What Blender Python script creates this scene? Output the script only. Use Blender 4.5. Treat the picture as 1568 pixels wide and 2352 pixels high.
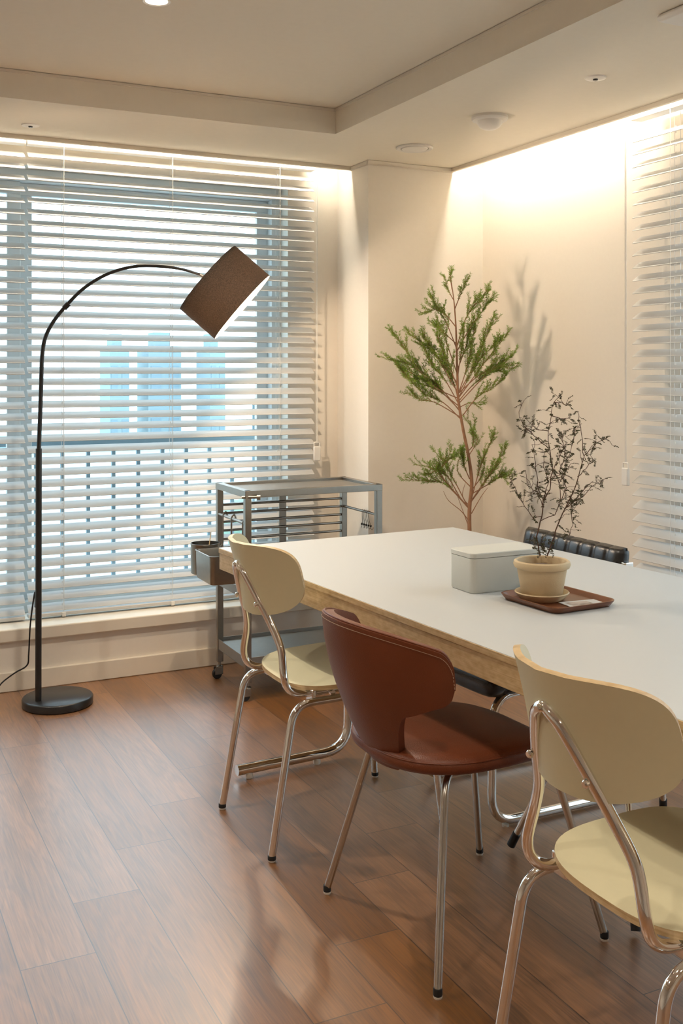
import bpy, bmesh, math, random
from mathutils import Vector, Matrix
sin, cos, pi, rad = math.sin, math.cos, math.pi, math.radians
for o in list(bpy.data.objects): bpy.data.objects.remove(o, do_unlink=True)
SC = bpy.context.scene
COL = SC.collection
random.seed(7)

# ------------------------------------------------------------------ camera, sky, exposure
FPX, HZ, CAMZ, YAW = 2418.0, 855.0, 1.35, rad(26.2)
cd = bpy.data.cameras.new('camera'); cam = bpy.data.objects.new('camera', cd); COL.objects.link(cam)
cam.location = (0, 0, CAMZ); cam.rotation_euler = (pi/2, 0, -YAW)
cd.sensor_fit = 'VERTICAL'; cd.sensor_height = 36; cd.lens = FPX/2352*36
cd.shift_y = -(1176-HZ)/2352; cd.clip_start = .05; cd.clip_end = 500
SC.camera = cam
SC.view_settings.view_transform = 'Standard'; SC.view_settings.look = 'None'
SC.view_settings.exposure = 0.2; SC.view_settings.gamma = 1; SC.view_settings.use_curve_mapping = False
w = bpy.data.worlds.new('sky'); SC.world = w; w.use_nodes = True
bg = w.node_tree.nodes['Background']; bg.inputs[0].default_value = (.80, .93, 1, 1); bg.inputs[1].default_value = 3.5

WARM = (1, .88, .72)
LEDC = (1, .84, .62)
P_DOWN, P_LED, P_LAMP = 62, 11, 112
def spot(name, loc, power, parent=None, size=rad(130), blend=.6, r=.035, c=WARM):
    l = bpy.data.lights.new(name, 'SPOT'); l.energy = power; l.color = c; l.spot_size = size; l.spot_blend = blend; l.shadow_soft_size = r
    o = bpy.data.objects.new(name, l); COL.objects.link(o); o.location = loc
    if parent: o.parent = parent
    return o

F = Vector((sin(YAW), cos(YAW), 0)); R = Vector((cos(YAW), -sin(YAW), 0))
def at(u, v, d):                                  # photo pixel at depth d -> world point
    return F*d + R*((u-784)/FPX*d) + Vector((0, 0, CAMZ-(v-HZ)/FPX*d))

# ------------------------------------------------------------------ materials
def nm(name):
    m = bpy.data.materials.new(name); m.use_nodes = True
    return m, m.node_tree, m.node_tree.nodes['Principled BSDF']
def N(t, k, **kw):
    n = t.nodes.new(k)
    for a, b in kw.items(): setattr(n, a, b)
    return n
def mat(name, col, rough=.5, metal=0, noise=0, nscale=30, bump=0, bscale=200, coat=0, spec=None, trans=0):
    m, t, b = nm(name)
    b.inputs['Base Color'].default_value = (*col, 1); b.inputs['Roughness'].default_value = rough; b.inputs['Metallic'].default_value = metal
    if coat: b.inputs['Coat Weight'].default_value = coat; b.inputs['Coat Roughness'].default_value = .15
    if spec is not None: b.inputs['Specular IOR Level'].default_value = spec
    if trans: b.inputs['Transmission Weight'].default_value = trans
    tc = N(t, 'ShaderNodeTexCoord')
    n = N(t, 'ShaderNodeTexNoise'); n.inputs['Scale'].default_value = nscale; t.links.new(tc.outputs['Object'], n.inputs['Vector'])
    mx = N(t, 'ShaderNodeMix', data_type='RGBA')
    mx.inputs[6].default_value = (*[c*(1-noise) for c in col], 1); mx.inputs[7].default_value = (*[min(1, c*(1+noise)) for c in col], 1)
    t.links.new(n.outputs['Fac'], mx.inputs[0]); t.links.new(mx.outputs[2], b.inputs['Base Color'])
    if bump:
        n2 = N(t, 'ShaderNodeTexNoise'); n2.inputs['Scale'].default_value = bscale; t.links.new(tc.outputs['Object'], n2.inputs['Vector'])
        bp = N(t, 'ShaderNodeBump'); bp.inputs['Strength'].default_value = bump; bp.inputs['Distance'].default_value = .002
        t.links.new(n2.outputs['Fac'], bp.inputs['Height']); t.links.new(bp.outputs[0], b.inputs['Normal'])
    return m
def emit(name, col, s):
    m, t, b = nm(name); b.inputs['Base Color'].default_value = (*col, 1)
    b.inputs['Emission Color'].default_value = (*col, 1); b.inputs['Emission Strength'].default_value = s
    return m

PAINT = mat('wall_paper', (.80, .745, .665), .65, noise=.02, nscale=60, bump=.12, bscale=260)
CEILP = mat('ceiling_paper', (.86, .80, .685), .75, noise=.02, nscale=40, bump=.12, bscale=220)
TRIM = mat('trim_paint', (.78, .72, .62), .45, noise=.02)
GLOSSW = mat('white_lacquer', (.86, .84, .80), .35, noise=.01)
SLAT = mat('blind_slat', (.62, .62, .61), .38, noise=.015, nscale=15)
CORD = mat('blind_cord', (.80, .78, .74), .7)
PLASTW = mat('white_plastic', (.82, .79, .74), .4)
WINF = mat('window_frame_pvc', (.72, .77, .79), .4, noise=.02)
STEELS = mat('matt_steel_shelf', (.33, .31, .28), .55, 1, noise=.06, nscale=40)
STEEL = mat('brushed_steel', (.31, .285, .25), .32, 1, noise=.08, nscale=60)
CHROME = mat('chrome', (.84, .82, .79), .07, 1)
SATIN = mat('satin_steel', (.55, .52, .48), .26, 1, noise=.03)
BLACKM = mat('black_metal', (.012, .012, .013), .35, noise=.1, coat=.2)
RUBBER = mat('black_rubber', (.015, .015, .016), .6)
GLIDE = mat('white_glide', (.75, .70, .62), .4)
TABTOP = mat('white_laminate', (.54, .56, .565), .42, noise=.01, nscale=80, bump=.05, bscale=500)
CREAM = mat('cream_laminate', (.65, .605, .41), .42, noise=.02, nscale=80)
LEATHER = mat('tan_leather', (.15, .036, .011), .40, noise=.15, nscale=12, bump=.35, bscale=420)
STITCH = mat('pale_stitching', (.45, .33, .24), .6)
BLEATH = mat('black_leather', (.014, .013, .014), .25, noise=.2, nscale=20, bump=.25, bscale=320)
SHADEF = mat('taupe_fabric', (.075, .052, .038), .9, noise=.35, nscale=260, bump=.6, bscale=500)
SHADEI = mat('shade_lining', (.85, .80, .72), .7)
BOXW = mat('matte_white_plastic', (.60, .61, .57), .5, noise=.01)
POTM = mat('sand_clay', (.60, .47, .29), .7, noise=.06, nscale=25, bump=.2, bscale=300)
SOIL = mat('potting_soil', (.16, .10, .06), .95, noise=.6, nscale=120, bump=1, bscale=120)
BARK = mat('tree_bark', (.30, .15, .08), .8, noise=.35, nscale=60, bump=.5, bscale=200)
TWIG = mat('dark_twig', (.09, .04, .02), .75, noise=.3, nscale=80)
LEAFG = mat('green_needles', (.20, .31, .03), .5, noise=.5, nscale=14)
LEAFD = mat('dark_leaflets', (.07, .065, .02), .8, noise=.5, nscale=30)
DARKW = mat('brown_wood_veneer', (.17, .075, .03), .4, noise=.25, nscale=9)
WHITEPOT = mat('grey_fibre_pot', (.42, .40, .37), .7, noise=.08)
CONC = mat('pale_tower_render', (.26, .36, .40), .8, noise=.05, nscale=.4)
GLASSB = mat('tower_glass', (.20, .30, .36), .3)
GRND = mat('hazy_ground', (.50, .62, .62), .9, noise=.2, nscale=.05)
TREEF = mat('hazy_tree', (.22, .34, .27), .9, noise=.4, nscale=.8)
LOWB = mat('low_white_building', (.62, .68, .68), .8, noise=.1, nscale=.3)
RAILM = mat('balcony_metal', (.20, .29, .34), .5)
LEDM = emit('led_strip_light', (1, .91, .76), P_LED*8)
LENS = emit('downlight_lens', (1, .86, .68), 14)
BULB = emit('bulb_glow', (1, .78, .52), 16)

def ply_mat():
    m, t, b = nm('birch_plywood')
    tc = N(t, 'ShaderNodeTexCoord'); s = N(t, 'ShaderNodeMapping'); s.inputs['Scale'].default_value = (3, 3, 320)
    t.links.new(tc.outputs['Object'], s.inputs[0])
    n = N(t, 'ShaderNodeTexNoise'); n.inputs['Scale'].default_value = 1; n.inputs['Detail'].default_value = 3
    t.links.new(s.outputs[0], n.inputs[0])
    s2 = N(t, 'ShaderNodeMapping'); s2.inputs['Scale'].default_value = (40, 40, 90); t.links.new(tc.outputs['Object'], s2.inputs[0])
    n2 = N(t, 'ShaderNodeTexNoise'); n2.inputs['Scale'].default_value = 1; t.links.new(s2.outputs[0], n2.inputs[0])
    ad = N(t, 'ShaderNodeMath', operation='ADD'); t.links.new(n.outputs['Fac'], ad.inputs[0]); t.links.new(n2.outputs['Fac'], ad.inputs[1])
    r = N(t, 'ShaderNodeValToRGB'); r.color_ramp.elements[0].position = .35; r.color_ramp.elements[1].position = .7
    r.color_ramp.elements[0].color = (.46, .31, .15, 1); r.color_ramp.elements[1].color = (.68, .52, .30, 1)
    hf = N(t, 'ShaderNodeMath', operation='MULTIPLY'); hf.inputs[1].default_value = .5
    t.links.new(ad.outputs[0], hf.inputs[0]); t.links.new(hf.outputs[0], r.inputs[0]); t.links.new(r.outputs[0], b.inputs['Base Color'])
    b.inputs['Roughness'].default_value = .5
    return m
PLY = ply_mat()

def floor_mat():
    m, t, b = nm('plank_floor'); L = t.links.new
    def M(op, a, bb=None, c=None):
        n = N(t, 'ShaderNodeMath', operation=op)
        for i, x in enumerate((a, bb, c)):
            if x is None: continue
            if isinstance(x, (int, float)): n.inputs[i].default_value = x
            else: L(x, n.inputs[i])
        return n.outputs[0]
    tc = N(t, 'ShaderNodeTexCoord'); sp = N(t, 'ShaderNodeSeparateXYZ'); L(tc.outputs['Object'], sp.inputs[0])
    W_, LEN = .171, 1.22
    xs = M('DIVIDE', M('SUBTRACT', sp.outputs[0], .398), W_); row = M('FLOOR', xs); fx = M('FRACT', xs)
    ys = M('DIVIDE', M('SUBTRACT', sp.outputs[1], M('MULTIPLY_ADD', row, .25, 2.45)), LEN); seg = M('FLOOR', ys); fy = M('FRACT', ys)
    cb = N(t, 'ShaderNodeCombineXYZ'); L(row, cb.inputs[0]); L(seg, cb.inputs[1])
    wn = N(t, 'ShaderNodeTexWhiteNoise', noise_dimensions='3D'); L(cb.outputs[0], wn.inputs[0])
    # grain
    off = N(t, 'ShaderNodeVectorMath', operation='SCALE'); L(wn.outputs['Color'], off.inputs[0]); off.inputs['Scale'].default_value = 20
    ad = N(t, 'ShaderNodeVectorMath', operation='ADD'); L(tc.outputs['Object'], ad.inputs[0]); L(off.outputs[0], ad.inputs[1])
    mp = N(t, 'ShaderNodeMapping'); mp.inputs['Scale'].default_value = (9, .9, 1); L(ad.outputs[0], mp.inputs[0])
    g1 = N(t, 'ShaderNodeTexNoise'); g1.inputs['Scale'].default_value = 1.4; g1.inputs['Detail'].default_value = 4; g1.inputs['Distortion'].default_value = .5; L(mp.outputs[0], g1.inputs[0])
    rings = M('SINE', M('MULTIPLY', g1.outputs['Fac'], 60))
    mp2 = N(t, 'ShaderNodeMapping'); mp2.inputs['Scale'].default_value = (260, 9, 1); L(ad.outputs[0], mp2.inputs[0])
    g2 = N(t, 'ShaderNodeTexNoise'); g2.inputs['Scale'].default_value = 1; g2.inputs['Detail'].default_value = 2; L(mp2.outputs[0], g2.inputs[0])
    f = M('ADD', M('MULTIPLY', rings, .035), M('ADD', M('MULTIPLY_ADD', g1.outputs['Fac'], .34, .08), M('MULTIPLY', g2.outputs['Fac'], .45)))
    r = N(t, 'ShaderNodeValToRGB'); L(f, r.inputs[0])
    e = r.color_ramp.elements
    e[0].position = .30; e[0].color = (.115, .046, .014, 1); e[1].position = .68; e[1].color = (.36, .145, .035, 1)
    hv = N(t, 'ShaderNodeHueSaturation'); L(r.outputs[0], hv.inputs['Color'])
    L(M('MULTIPLY_ADD', wn.outputs['Value'], .35, .82), hv.inputs['Value']); L(M('MULTIPLY_ADD', wn.outputs['Value'], -.2, 1.05), hv.inputs['Saturation'])
    ex = M('LESS_THAN', M('MINIMUM', fx, M('SUBTRACT', 1, fx)), .007); ey = M('LESS_THAN', M('MINIMUM', fy, M('SUBTRACT', 1, fy)), .0011)
    gap = M('MAXIMUM', ex, ey)
    mx = N(t, 'ShaderNodeMix', data_type='RGBA'); L(gap, mx.inputs[0]); L(hv.outputs[0], mx.inputs[6]); mx.inputs[7].default_value = (.05, .022, .012, 1)
    L(mx.outputs[2], b.inputs['Base Color'])
    L(M('MULTIPLY_ADD', g2.outputs['Fac'], .12, .38), b.inputs['Roughness'])
    bp = N(t, 'ShaderNodeBump'); bp.inputs['Strength'].default_value = .25; bp.inputs['Distance'].default_value = .001
    L(M('SUBTRACT', M('MULTIPLY', g2.outputs['Fac'], .6), M('MULTIPLY', gap, 1)), bp.inputs['Height']); L(bp.outputs[0], b.inputs['Normal'])
    b.inputs['Coat Weight'].default_value = 1; b.inputs['Coat Roughness'].default_value = .35; b.inputs['Coat IOR'].default_value = 1.64; b.inputs['Specular IOR Level'].default_value = .5
    return m
FLOORM = floor_mat()

def glass_mat():
    m, t, b = nm('window_glass'); b.inputs['Base Color'].default_value = (.93, .97, 1, 1)
    tr = N(t, 'ShaderNodeBsdfTransparent'); tr.inputs[0].default_value = (.93, .97, .99, 1)
    gl = N(t, 'ShaderNodeBsdfGlossy'); gl.inputs['Roughness'].default_value = .01
    mx = N(t, 'ShaderNodeMixShader'); mx.inputs[0].default_value = .05
    t.links.new(tr.outputs[0], mx.inputs[1]); t.links.new(gl.outputs[0], mx.inputs[2]); t.links.new(mx.outputs[0], t.nodes['Material Output'].inputs[0])
    return m
GLASS = glass_mat()
def shade_mat():
    m, t, b = nm('lamp_shade_fabric')
    tc = N(t, 'ShaderNodeTexCoord'); n = N(t, 'ShaderNodeTexNoise'); n.inputs['Scale'].default_value = 320; t.links.new(tc.outputs['Object'], n.inputs[0])
    r = N(t, 'ShaderNodeValToRGB'); r.color_ramp.elements[0].position = .35; r.color_ramp.elements[1].position = .7
    r.color_ramp.elements[0].color = (.028, .021, .016, 1); r.color_ramp.elements[1].color = (.10, .072, .052, 1)
    t.links.new(n.outputs['Fac'], r.inputs[0]); t.links.new(r.outputs[0], b.inputs['Base Color']); b.inputs['Roughness'].default_value = .9
    tl = N(t, 'ShaderNodeBsdfTranslucent'); tl.inputs[0].default_value = (.40, .27, .19, 1)
    mx = N(t, 'ShaderNodeMixShader'); mx.inputs[0].default_value = .045
    t.links.new(b.outputs[0], mx.inputs[1]); t.links.new(tl.outputs[0], mx.inputs[2]); t.links.new(mx.outputs[0], t.nodes['Material Output'].inputs[0])
    return m
SHADEF = shade_mat()
def lining_mat():
    m, t, b = nm('shade_lining_translucent'); b.inputs['Base Color'].default_value = (.85, .80, .72, 1); b.inputs['Roughness'].default_value = .7
    tl = N(t, 'ShaderNodeBsdfTranslucent'); tl.inputs[0].default_value = (.85, .70, .55, 1)
    mx = N(t, 'ShaderNodeMixShader'); mx.inputs[0].default_value = .12
    t.links.new(b.outputs[0], mx.inputs[1]); t.links.new(tl.outputs[0], mx.inputs[2]); t.links.new(mx.outputs[0], t.nodes['Material Output'].inputs[0])
    return m
LINING = lining_mat()
TOPD = LINING.copy(); TOPD.name = 'added_top_diffuser'
[n for n in TOPD.node_tree.nodes if n.type == 'MIX_SHADER'][0].inputs[0].default_value = .55
def card_mat():
    m, t, b = nm('photo_card_print')
    tc = N(t, 'ShaderNodeTexCoord'); sp = N(t, 'ShaderNodeSeparateXYZ'); t.links.new(tc.outputs['Generated'], sp.inputs[0])
    n = N(t, 'ShaderNodeTexNoise'); n.inputs['Scale'].default_value = 3.5; t.links.new(tc.outputs['Generated'], n.inputs[0])
    r = N(t, 'ShaderNodeValToRGB'); r.color_ramp.elements[0].position = .42; r.color_ramp.elements[1].position = .56
    r.color_ramp.elements[0].color = (.20, .15, .13, 1); r.color_ramp.elements[1].color = (.55, .48, .43, 1); t.links.new(n.outputs['Fac'], r.inputs[0])
    def C(s, th, op):
        k = N(t, 'ShaderNodeMath', operation=op); t.links.new(s, k.inputs[0]); k.inputs[1].default_value = th; return k.outputs[0]
    a = None
    for s, th, op in ((sp.outputs[0], .1, 'GREATER_THAN'), (sp.outputs[0], .72, 'LESS_THAN'), (sp.outputs[1], .14, 'GREATER_THAN'), (sp.outputs[1], .86, 'LESS_THAN')):
        c = C(s, th, op)
        if a is None: a = c
        else:
            k = N(t, 'ShaderNodeMath', operation='MULTIPLY'); t.links.new(a, k.inputs[0]); t.links.new(c, k.inputs[1]); a = k.outputs[0]
    mx = N(t, 'ShaderNodeMix', data_type='RGBA'); t.links.new(a, mx.inputs[0]); mx.inputs[6].default_value = (.72, .74, .74, 1); t.links.new(r.outputs[0], mx.inputs[7])
    t.links.new(mx.outputs[2], b.inputs['Base Color']); b.inputs['Roughness'].default_value = .3
    return m
CARD = card_mat()

# ------------------------------------------------------------------ mesh helpers
def smooth_path(pts, k=6):
    P = [Vector(p) for p in pts]
    if len(P) < 3: return P
    out = []
    for i in range(len(P)-1):
        p0 = P[max(i-1, 0)]; p1 = P[i]; p2 = P[i+1]; p3 = P[min(i+2, len(P)-1)]
        for j in range(k):
            s = j/k
            out.append(.5*((2*p1)+(p2-p0)*s+(2*p0-5*p1+4*p2-p3)*s*s+(3*p1-p0-3*p2+p3)*s**3))
    out.append(P[-1]); return out
def fillet(pts, r, k=6):                            # polyline with rounded corners
    P = [Vector(p) for p in pts]; out = [P[0]]
    for i in range(1, len(P)-1):
        a = (P[i-1]-P[i]); b = (P[i+1]-P[i]); la, lb = a.length, b.length
        q = min(r, la*.49, lb*.49); A = P[i]+a/la*q; B = P[i]+b/lb*q
        for j in range(k+1):
            s = j/k; out.append(A*(1-s)**2+P[i]*2*s*(1-s)+B*s*s)
    out.append(P[-1]); return out
class MB:
    def __init__(s): s.v = []; s.f = []; s.mi = []; s.cur = 0
    def add(s, vs, fs):
        n = len(s.v); s.v += [Vector(v) for v in vs]; s.f += [tuple(i+n for i in f) for f in fs]; s.mi += [s.cur]*len(fs); return s
    def box(s, a, b, rz=0, c=None):
        x0, y0, z0 = a; x1, y1, z1 = b
        vs = [Vector((x, y, z)) for x in (x0, x1) for y in (y0, y1) for z in (z0, z1)]
        if rz:
            c = Vector(c); m = Matrix.Rotation(rz, 3, 'Z'); vs = [m@(v-c)+c for v in vs]
        return s.add(vs, [(0,1,3,2),(4,6,7,5),(0,4,5,1),(2,3,7,6),(0,2,6,4),(1,5,7,3)])
    def tube(s, path, r, n=12, cap=True):
        P = [Vector(p) for p in path]; P = [p for i, p in enumerate(P) if i == 0 or (p-P[i-1]).length > 1e-6]
        rr = r if isinstance(r, (list, tuple)) else [r]*len(P)
        if len(rr) != len(P): rr = [rr[0]+(rr[-1]-rr[0])*i/(len(P)-1) for i in range(len(P))]
        vs = []; up = None
        for i, p in enumerate(P):
            d = (P[min(i+1, len(P)-1)]-P[max(i-1, 0)]).normalized()
            if up is None: up = d.orthogonal().normalized()
            up = (up-d*up.dot(d)); up = up.normalized() if up.length > 1e-6 else d.orthogonal().normalized()
            q = d.cross(up)
            for k in range(n):
                a = 2*pi*k/n; vs.append(p+(up*cos(a)+q*sin(a))*rr[i])
        fs = [(i*n+k, i*n+(k+1)%n, (i+1)*n+(k+1)%n, (i+1)*n+k) for i in range(len(P)-1) for k in range(n)]
        if cap: fs += [tuple(range(n))[::-1], tuple((len(P)-1)*n+k for k in range(n))]
        return s.add(vs, fs)
    def lathe(s, prof, c=(0,0,0), n=40, axis=None, cap=False):  # prof: (r, h)
        c = Vector(c); ax = Vector(axis or (0,0,1)).normalized(); u = ax.orthogonal().normalized(); q = ax.cross(u); vs = []
        for r, h in prof:
            for k in range(n):
                a = 2*pi*k/n; vs.append(c+ax*h+(u*cos(a)+q*sin(a))*max(r, 1e-5))
        m = len(prof)
        fs = [(i*n+k, i*n+(k+1)%n, (i+1)*n+(k+1)%n, (i+1)*n+k) for i in range(m-1) for k in range(n)]
        if cap: fs += [tuple(range(n))[::-1], tuple((m-1)*n+k for k in range(n))]
        return s.add(vs, fs)
    def grid(s, fn, nu, nv, closeu=False):
        vs = [fn(i/(nu if closeu else nu-1), j/(nv-1)) for i in range(nu) for j in range(nv)]
        fs = [(i*nv+j, ((i+1)%nu)*nv+j, ((i+1)%nu)*nv+j+1, i*nv+j+1) for i in range(nu if closeu else nu-1) for j in range(nv-1)]
        return s.add(vs, fs)
    def build(s, name, m, parent=None, label=None, bevel=0, ang=38, off=None, fixn=True, solid=0, subd=0):
        me = bpy.data.meshes.new(name)
        o_ = Vector(off) if off is not None else (Vector(parent['org']) if parent is not None and 'org' in parent else Vector())
        me.from_pydata([v-o_ for v in s.v], [], s.f)
        ms = m if isinstance(m, (list, tuple)) else [m]
        for k in ms: me.materials.append(k)
        for p, i in zip(me.polygons, s.mi): p.material_index = i
        if fixn:
            bm = bmesh.new(); bm.from_mesh(me); bmesh.ops.remove_doubles(bm, verts=bm.verts, dist=1e-6); bmesh.ops.recalc_face_normals(bm, faces=bm.faces); bm.to_mesh(me); bm.free()
        me.polygons.foreach_set('use_smooth', [True]*len(me.polygons)); me.set_sharp_from_angle(angle=rad(ang)); me.update()
        o = bpy.data.objects.new(name, me); COL.objects.link(o)
        if parent is not None: o.parent = parent
        if label: o['label'] = label
        if parent is not None and 'org' in parent: o['org'] = list(parent['org'])
        if solid: k = o.modifiers.new('solid', 'SOLIDIFY'); k.thickness = solid; k.offset = 0
        if bevel: k = o.modifiers.new('bevel', 'BEVEL'); k.width = bevel; k.segments = 3; k.limit_method = 'ANGLE'; k.angle_limit = rad(40); k.harden_normals = False
        if subd: k = o.modifiers.new('subd', 'SUBSURF'); k.levels = subd; k.render_levels = subd
        return o
def tag(o, label, cat, group=None, kind=None):
    o['label'] = label; o['category'] = cat
    if group: o['group'] = group
    if kind: o['kind'] = kind
    return o
def thing(name, label, cat, loc=(0,0,0), group=None, rz=0, world=False):
    o = bpy.data.objects.new(name, None); COL.objects.link(o); o.location = loc; o.rotation_euler = (0, 0, rz); o.empty_display_size = .1
    if world: o['org'] = list(loc)
    return tag(o, label, cat, group)
def struct(name, mb, m, parent=None, **k):
    o = mb.build(name, m, parent, **k)
    if parent is None: o['kind'] = 'structure'
    return o
def copy_tree(o, parent=None):
    c = o.copy(); COL.objects.link(c)
    if parent is not None: c.parent = parent; c.matrix_parent_inverse = o.matrix_parent_inverse
    for ch in list(o.children): copy_tree(ch, c)
    return c

# ------------------------------------------------------------------ room shell
XL, YB, XR = -2.6, -2.6, 3.0        # left wall, wall behind the camera, right wall
YW, ZS, ZC = 4.81, 2.365, 2.473     # window wall, soffit height, tray height
KY, KZ = 4.62, .262                 # kerb under the window
struct('floor', MB().box((XL-.1, YB-.1, -.05), (XR+.2, YW+.3, 0)), FLOORM)
# window wall with opening
WX0, WX1, WZ0, WZ1 = -.55, 2.07, KZ, 2.27
mb = MB(); mb.box((XL-.1, YW, 0), (WX0, YW+.3, 2.6)); mb.box((WX1, YW, 0), (XR+.2, YW+.3, 2.6)); mb.box((WX0, YW, WZ1), (WX1, YW+.3, 2.6)); mb.box((WX0, YW, 0), (WX1, YW+.3, WZ0))
struct('wall_window', mb, PAINT)
struct('wall_left', MB().box((XL-.1, YB, 0), (XL, YW, 2.6)), PAINT)
struct('wall_back', MB().box((XL-.1, YB-.1, 0), (XR+.2, YB, 2.6)), PAINT)
RY0, RY1 = 1.1, 3.03
mb = MB(); mb.box((XR, RY1, 0), (XR+.2, YW, 2.6)); mb.box((XR, YB, 0), (XR+.2, RY0, 2.6)); mb.box((XR, RY0, 0), (XR+.2, RY1, .26)); mb.box((XR, RY0, 2.27), (XR+.2, RY1, 2.6))
struct('wall_right', mb, PAINT)
struct('wall_column', MB().box((2.345, 4.475, 0), (XR, YW, 2.6)), PAINT)
# ceiling: tray + soffit + curtain pockets
TX, TY, SX, SY = 1.958, 4.038, 2.82, 4.655
TX0, TY0 = -1.6, -1.4
struct('ceiling', MB().box((XL-.1, YB-.1, ZC), (XR+.2, YW+.3, ZC+.1)), CEILP)
mb = MB()
mb.box((TX, YB, ZS), (SX, 4.475, ZC+.01)); mb.box((XL, TY, ZS), (TX, SY, ZC+.01)); mb.box((TX, 4.475, ZS), (2.345, SY, ZC+.01))
mb.box((XL, YB, ZS), (TX0, TY, ZC+.01)); mb.box((TX0, YB, ZS), (TX, TY0, ZC+.01))
struct('trim_1', mb, CEILP)                                      # dropped soffit ring
mb = MB(); mb.box((XL, SY-.016, ZS-.018), (2.345, SY+.002, ZS+.001)); mb.box((SX-.016, YB, ZS-.018), (SX+.002, 4.475, ZS+.001))
struct('trim_2', mb, TRIM, bevel=.003)                          # lip along the curtain pockets
mb = MB(); mb.box((2.333, 4.457, ZS-.020), (SX, 4.4755, ZS)); mb.box((2.333, 4.457, ZS-.020), (2.3455, SY, ZS))
struct('trim_3', mb, TRIM, bevel=.003)                          # moulding on the column head
mb = MB(); mb.box((TX-.006, TY0, ZC-.012), (TX+.001, TY, ZC-.002)); mb.box((TX0, TY-.006, ZC-.012), (TX, TY+.001, ZC-.002))
struct('trim_4', mb, TRIM)
# kerb, sill lip and skirting
struct('trim_5', MB().box((XL, KY, 0), (2.345, YW+.02, KZ)), PAINT)
struct('trim_6', MB().box((XL, KY-.022, KZ-.052), (2.345, YW+.02, KZ+.003)), TRIM, bevel=.006)
mb = MB(); mb.box((XL, KY-.016, 0), (2.345, KY+.002, .083)); struct('baseboard_window', mb, TRIM, bevel=.004)
mb = MB(); mb.box((2.33, 4.459, 0), (XR-.014, 4.477, .083)); mb.box((2.329, 4.459, 0), (2.347, KY-.014, .083)); struct('baseboard_column', mb, TRIM, bevel=.004)
struct('baseboard_right', MB().box((XR-.016, YB, 0), (XR+.002, 4.46, .083)), TRIM, bevel=.004)

def window(n, axis, a0, a1, z0, z1, plane, sashes, thick=.10):
    """axis 'x': window in plane Y=plane; axis 'y': in plane X=plane"""
    def bx(mb, p0, p1, q0, q1, d0, d1):
        if axis == 'x': mb.box((p0, plane+d0, q0), (p1, plane+d1, q1))
        else: mb.box((plane+d0, p0, q0), (plane+d1, p1, q1))
    fr = MB()
    bx(fr, a0, a1, z1-.055, z1, 0, thick); bx(fr, a0, a1, z0, z0+.05, 0, thick); bx(fr, a0, a0+.05, z0+.05, z1-.055, 0, thick); bx(fr, a1-.05, a1, z0+.05, z1-.055, 0, thick)
    root = fr.build('window_%d' % n, WINF, bevel=.004); root['kind'] = 'structure'
    for i, (s0, s1) in enumerate(sashes):
        d = .02 if i % 2 == 0 else .055
        sb = MB(); q0, q1 = z0+.05, z1-.055; wd = .058
        bx(sb, s0, s1, q1-wd, q1, d, d+.032); bx(sb, s0, s1, q0, q0+wd, d, d+.032); bx(sb, s0, s0+wd, q0+wd, q1-wd, d, d+.032); bx(sb, s1-wd, s1, q0+wd, q1-wd, d, d+.032)
        sa = sb.build('window_sash', WINF, root, bevel=.003)
        gb = MB(); bx(gb, s0+wd-.01, s1-wd+.01, q0+wd-.01, q1-wd+.01, d+.014, d+.018)
        gb.build('window_pane', GLASS, sa)
window(1, 'x', WX0, WX1, WZ0, WZ1, YW+.09, [(-.50, .80), (.80, 2.02)])
window(2, 'y', RY0, RY1, .26, 2.27, XR+.06, [(1.15, 2.10), (2.05, 2.98)])

# ------------------------------------------------------------------ ceiling things
def led(name, a, b, label):
    t = thing(name, label, 'light strip', a, world=True, group='led strips in the curtain pockets')
    a = Vector(a); b = Vector(b); mb = MB(); mb.box(a, b); mb.build('diffuser', LEDM, t)
    c = MB(); h = .008
    if abs(b.x-a.x) > abs(b.y-a.y): c.box((a.x, a.y-.004, b.z), (b.x, b.y+.004, b.z+h))
    else: c.box((a.x-.004, a.y, b.z), (b.x+.004, b.y, b.z+h))
    c.build('channel', STEEL, t)
led('led_strip', (-1.9, SY+.008, ZS+.045), (2.30, SY+.020, ZS+.051), 'bright strip light hidden in the curtain pocket above the large left window blind')
led('led_strip', (SX+.008, YB+.4, ZS+.045), (SX+.020, 4.42, ZS+.051), 'bright strip light hidden in the curtain pocket along the right wall')

def downlight(x, y, z, label, lit=True, r=.034, power=P_DOWN, shown=True):
    t = thing('downlight', label, 'ceiling light', (x, y, z), group='recessed ceiling lights')
    MB().lathe([(r, .0), (r*1.22, -.001), (r*1.28, -.004), (r*1.2, -.006), (r, -.004), (r*.98, .0)], n=32).build('trim_ring', PLASTW, t)
    MB().lathe([(0, -.0025), (r*.98, -.0025), (r*.98, 0)], n=24).build('lens', LENS, t)
    spot('downlight_beam', (0, 0, -.012), power, t)
    return t
downlight(.902, 3.096, ZC, 'lit round downlight in the raised tray ceiling at the top left of the photo')
for x, y, lb in ((.902, 1.1, 'above the near end of the table'), (-.7, 3.0, 'left of the floor lamp'), (-.7, 1.0, 'to the left of the camera'), (.902, -.9, 'behind the camera'), (1.55, -.3, 'behind the camera on the right')):
    downlight(x, y, ZC, 'lit round downlight in the tray ceiling '+lb, power=P_DOWN*(.65 if x > 0 else .95))
def small_spot(x, y, label):
    t = thing('ceiling_spot', label, 'ceiling light', (x, y, ZS), group='small unlit pin spots in the soffit')
    MB().lathe([(.008, -.006), (.022, -.0065), (.035, -.004), (.037, 0)], n=32).build('trim_ring', PLASTW, t)
    MB().lathe([(0, -.011), (.007, -.011), (.009, -.008), (.009, 0)], n=20).build('pin', BLACKM, t)
small_spot(.763, 4.44, 'small unlit ceiling pin spot in the soffit above the left window blind')
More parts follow.
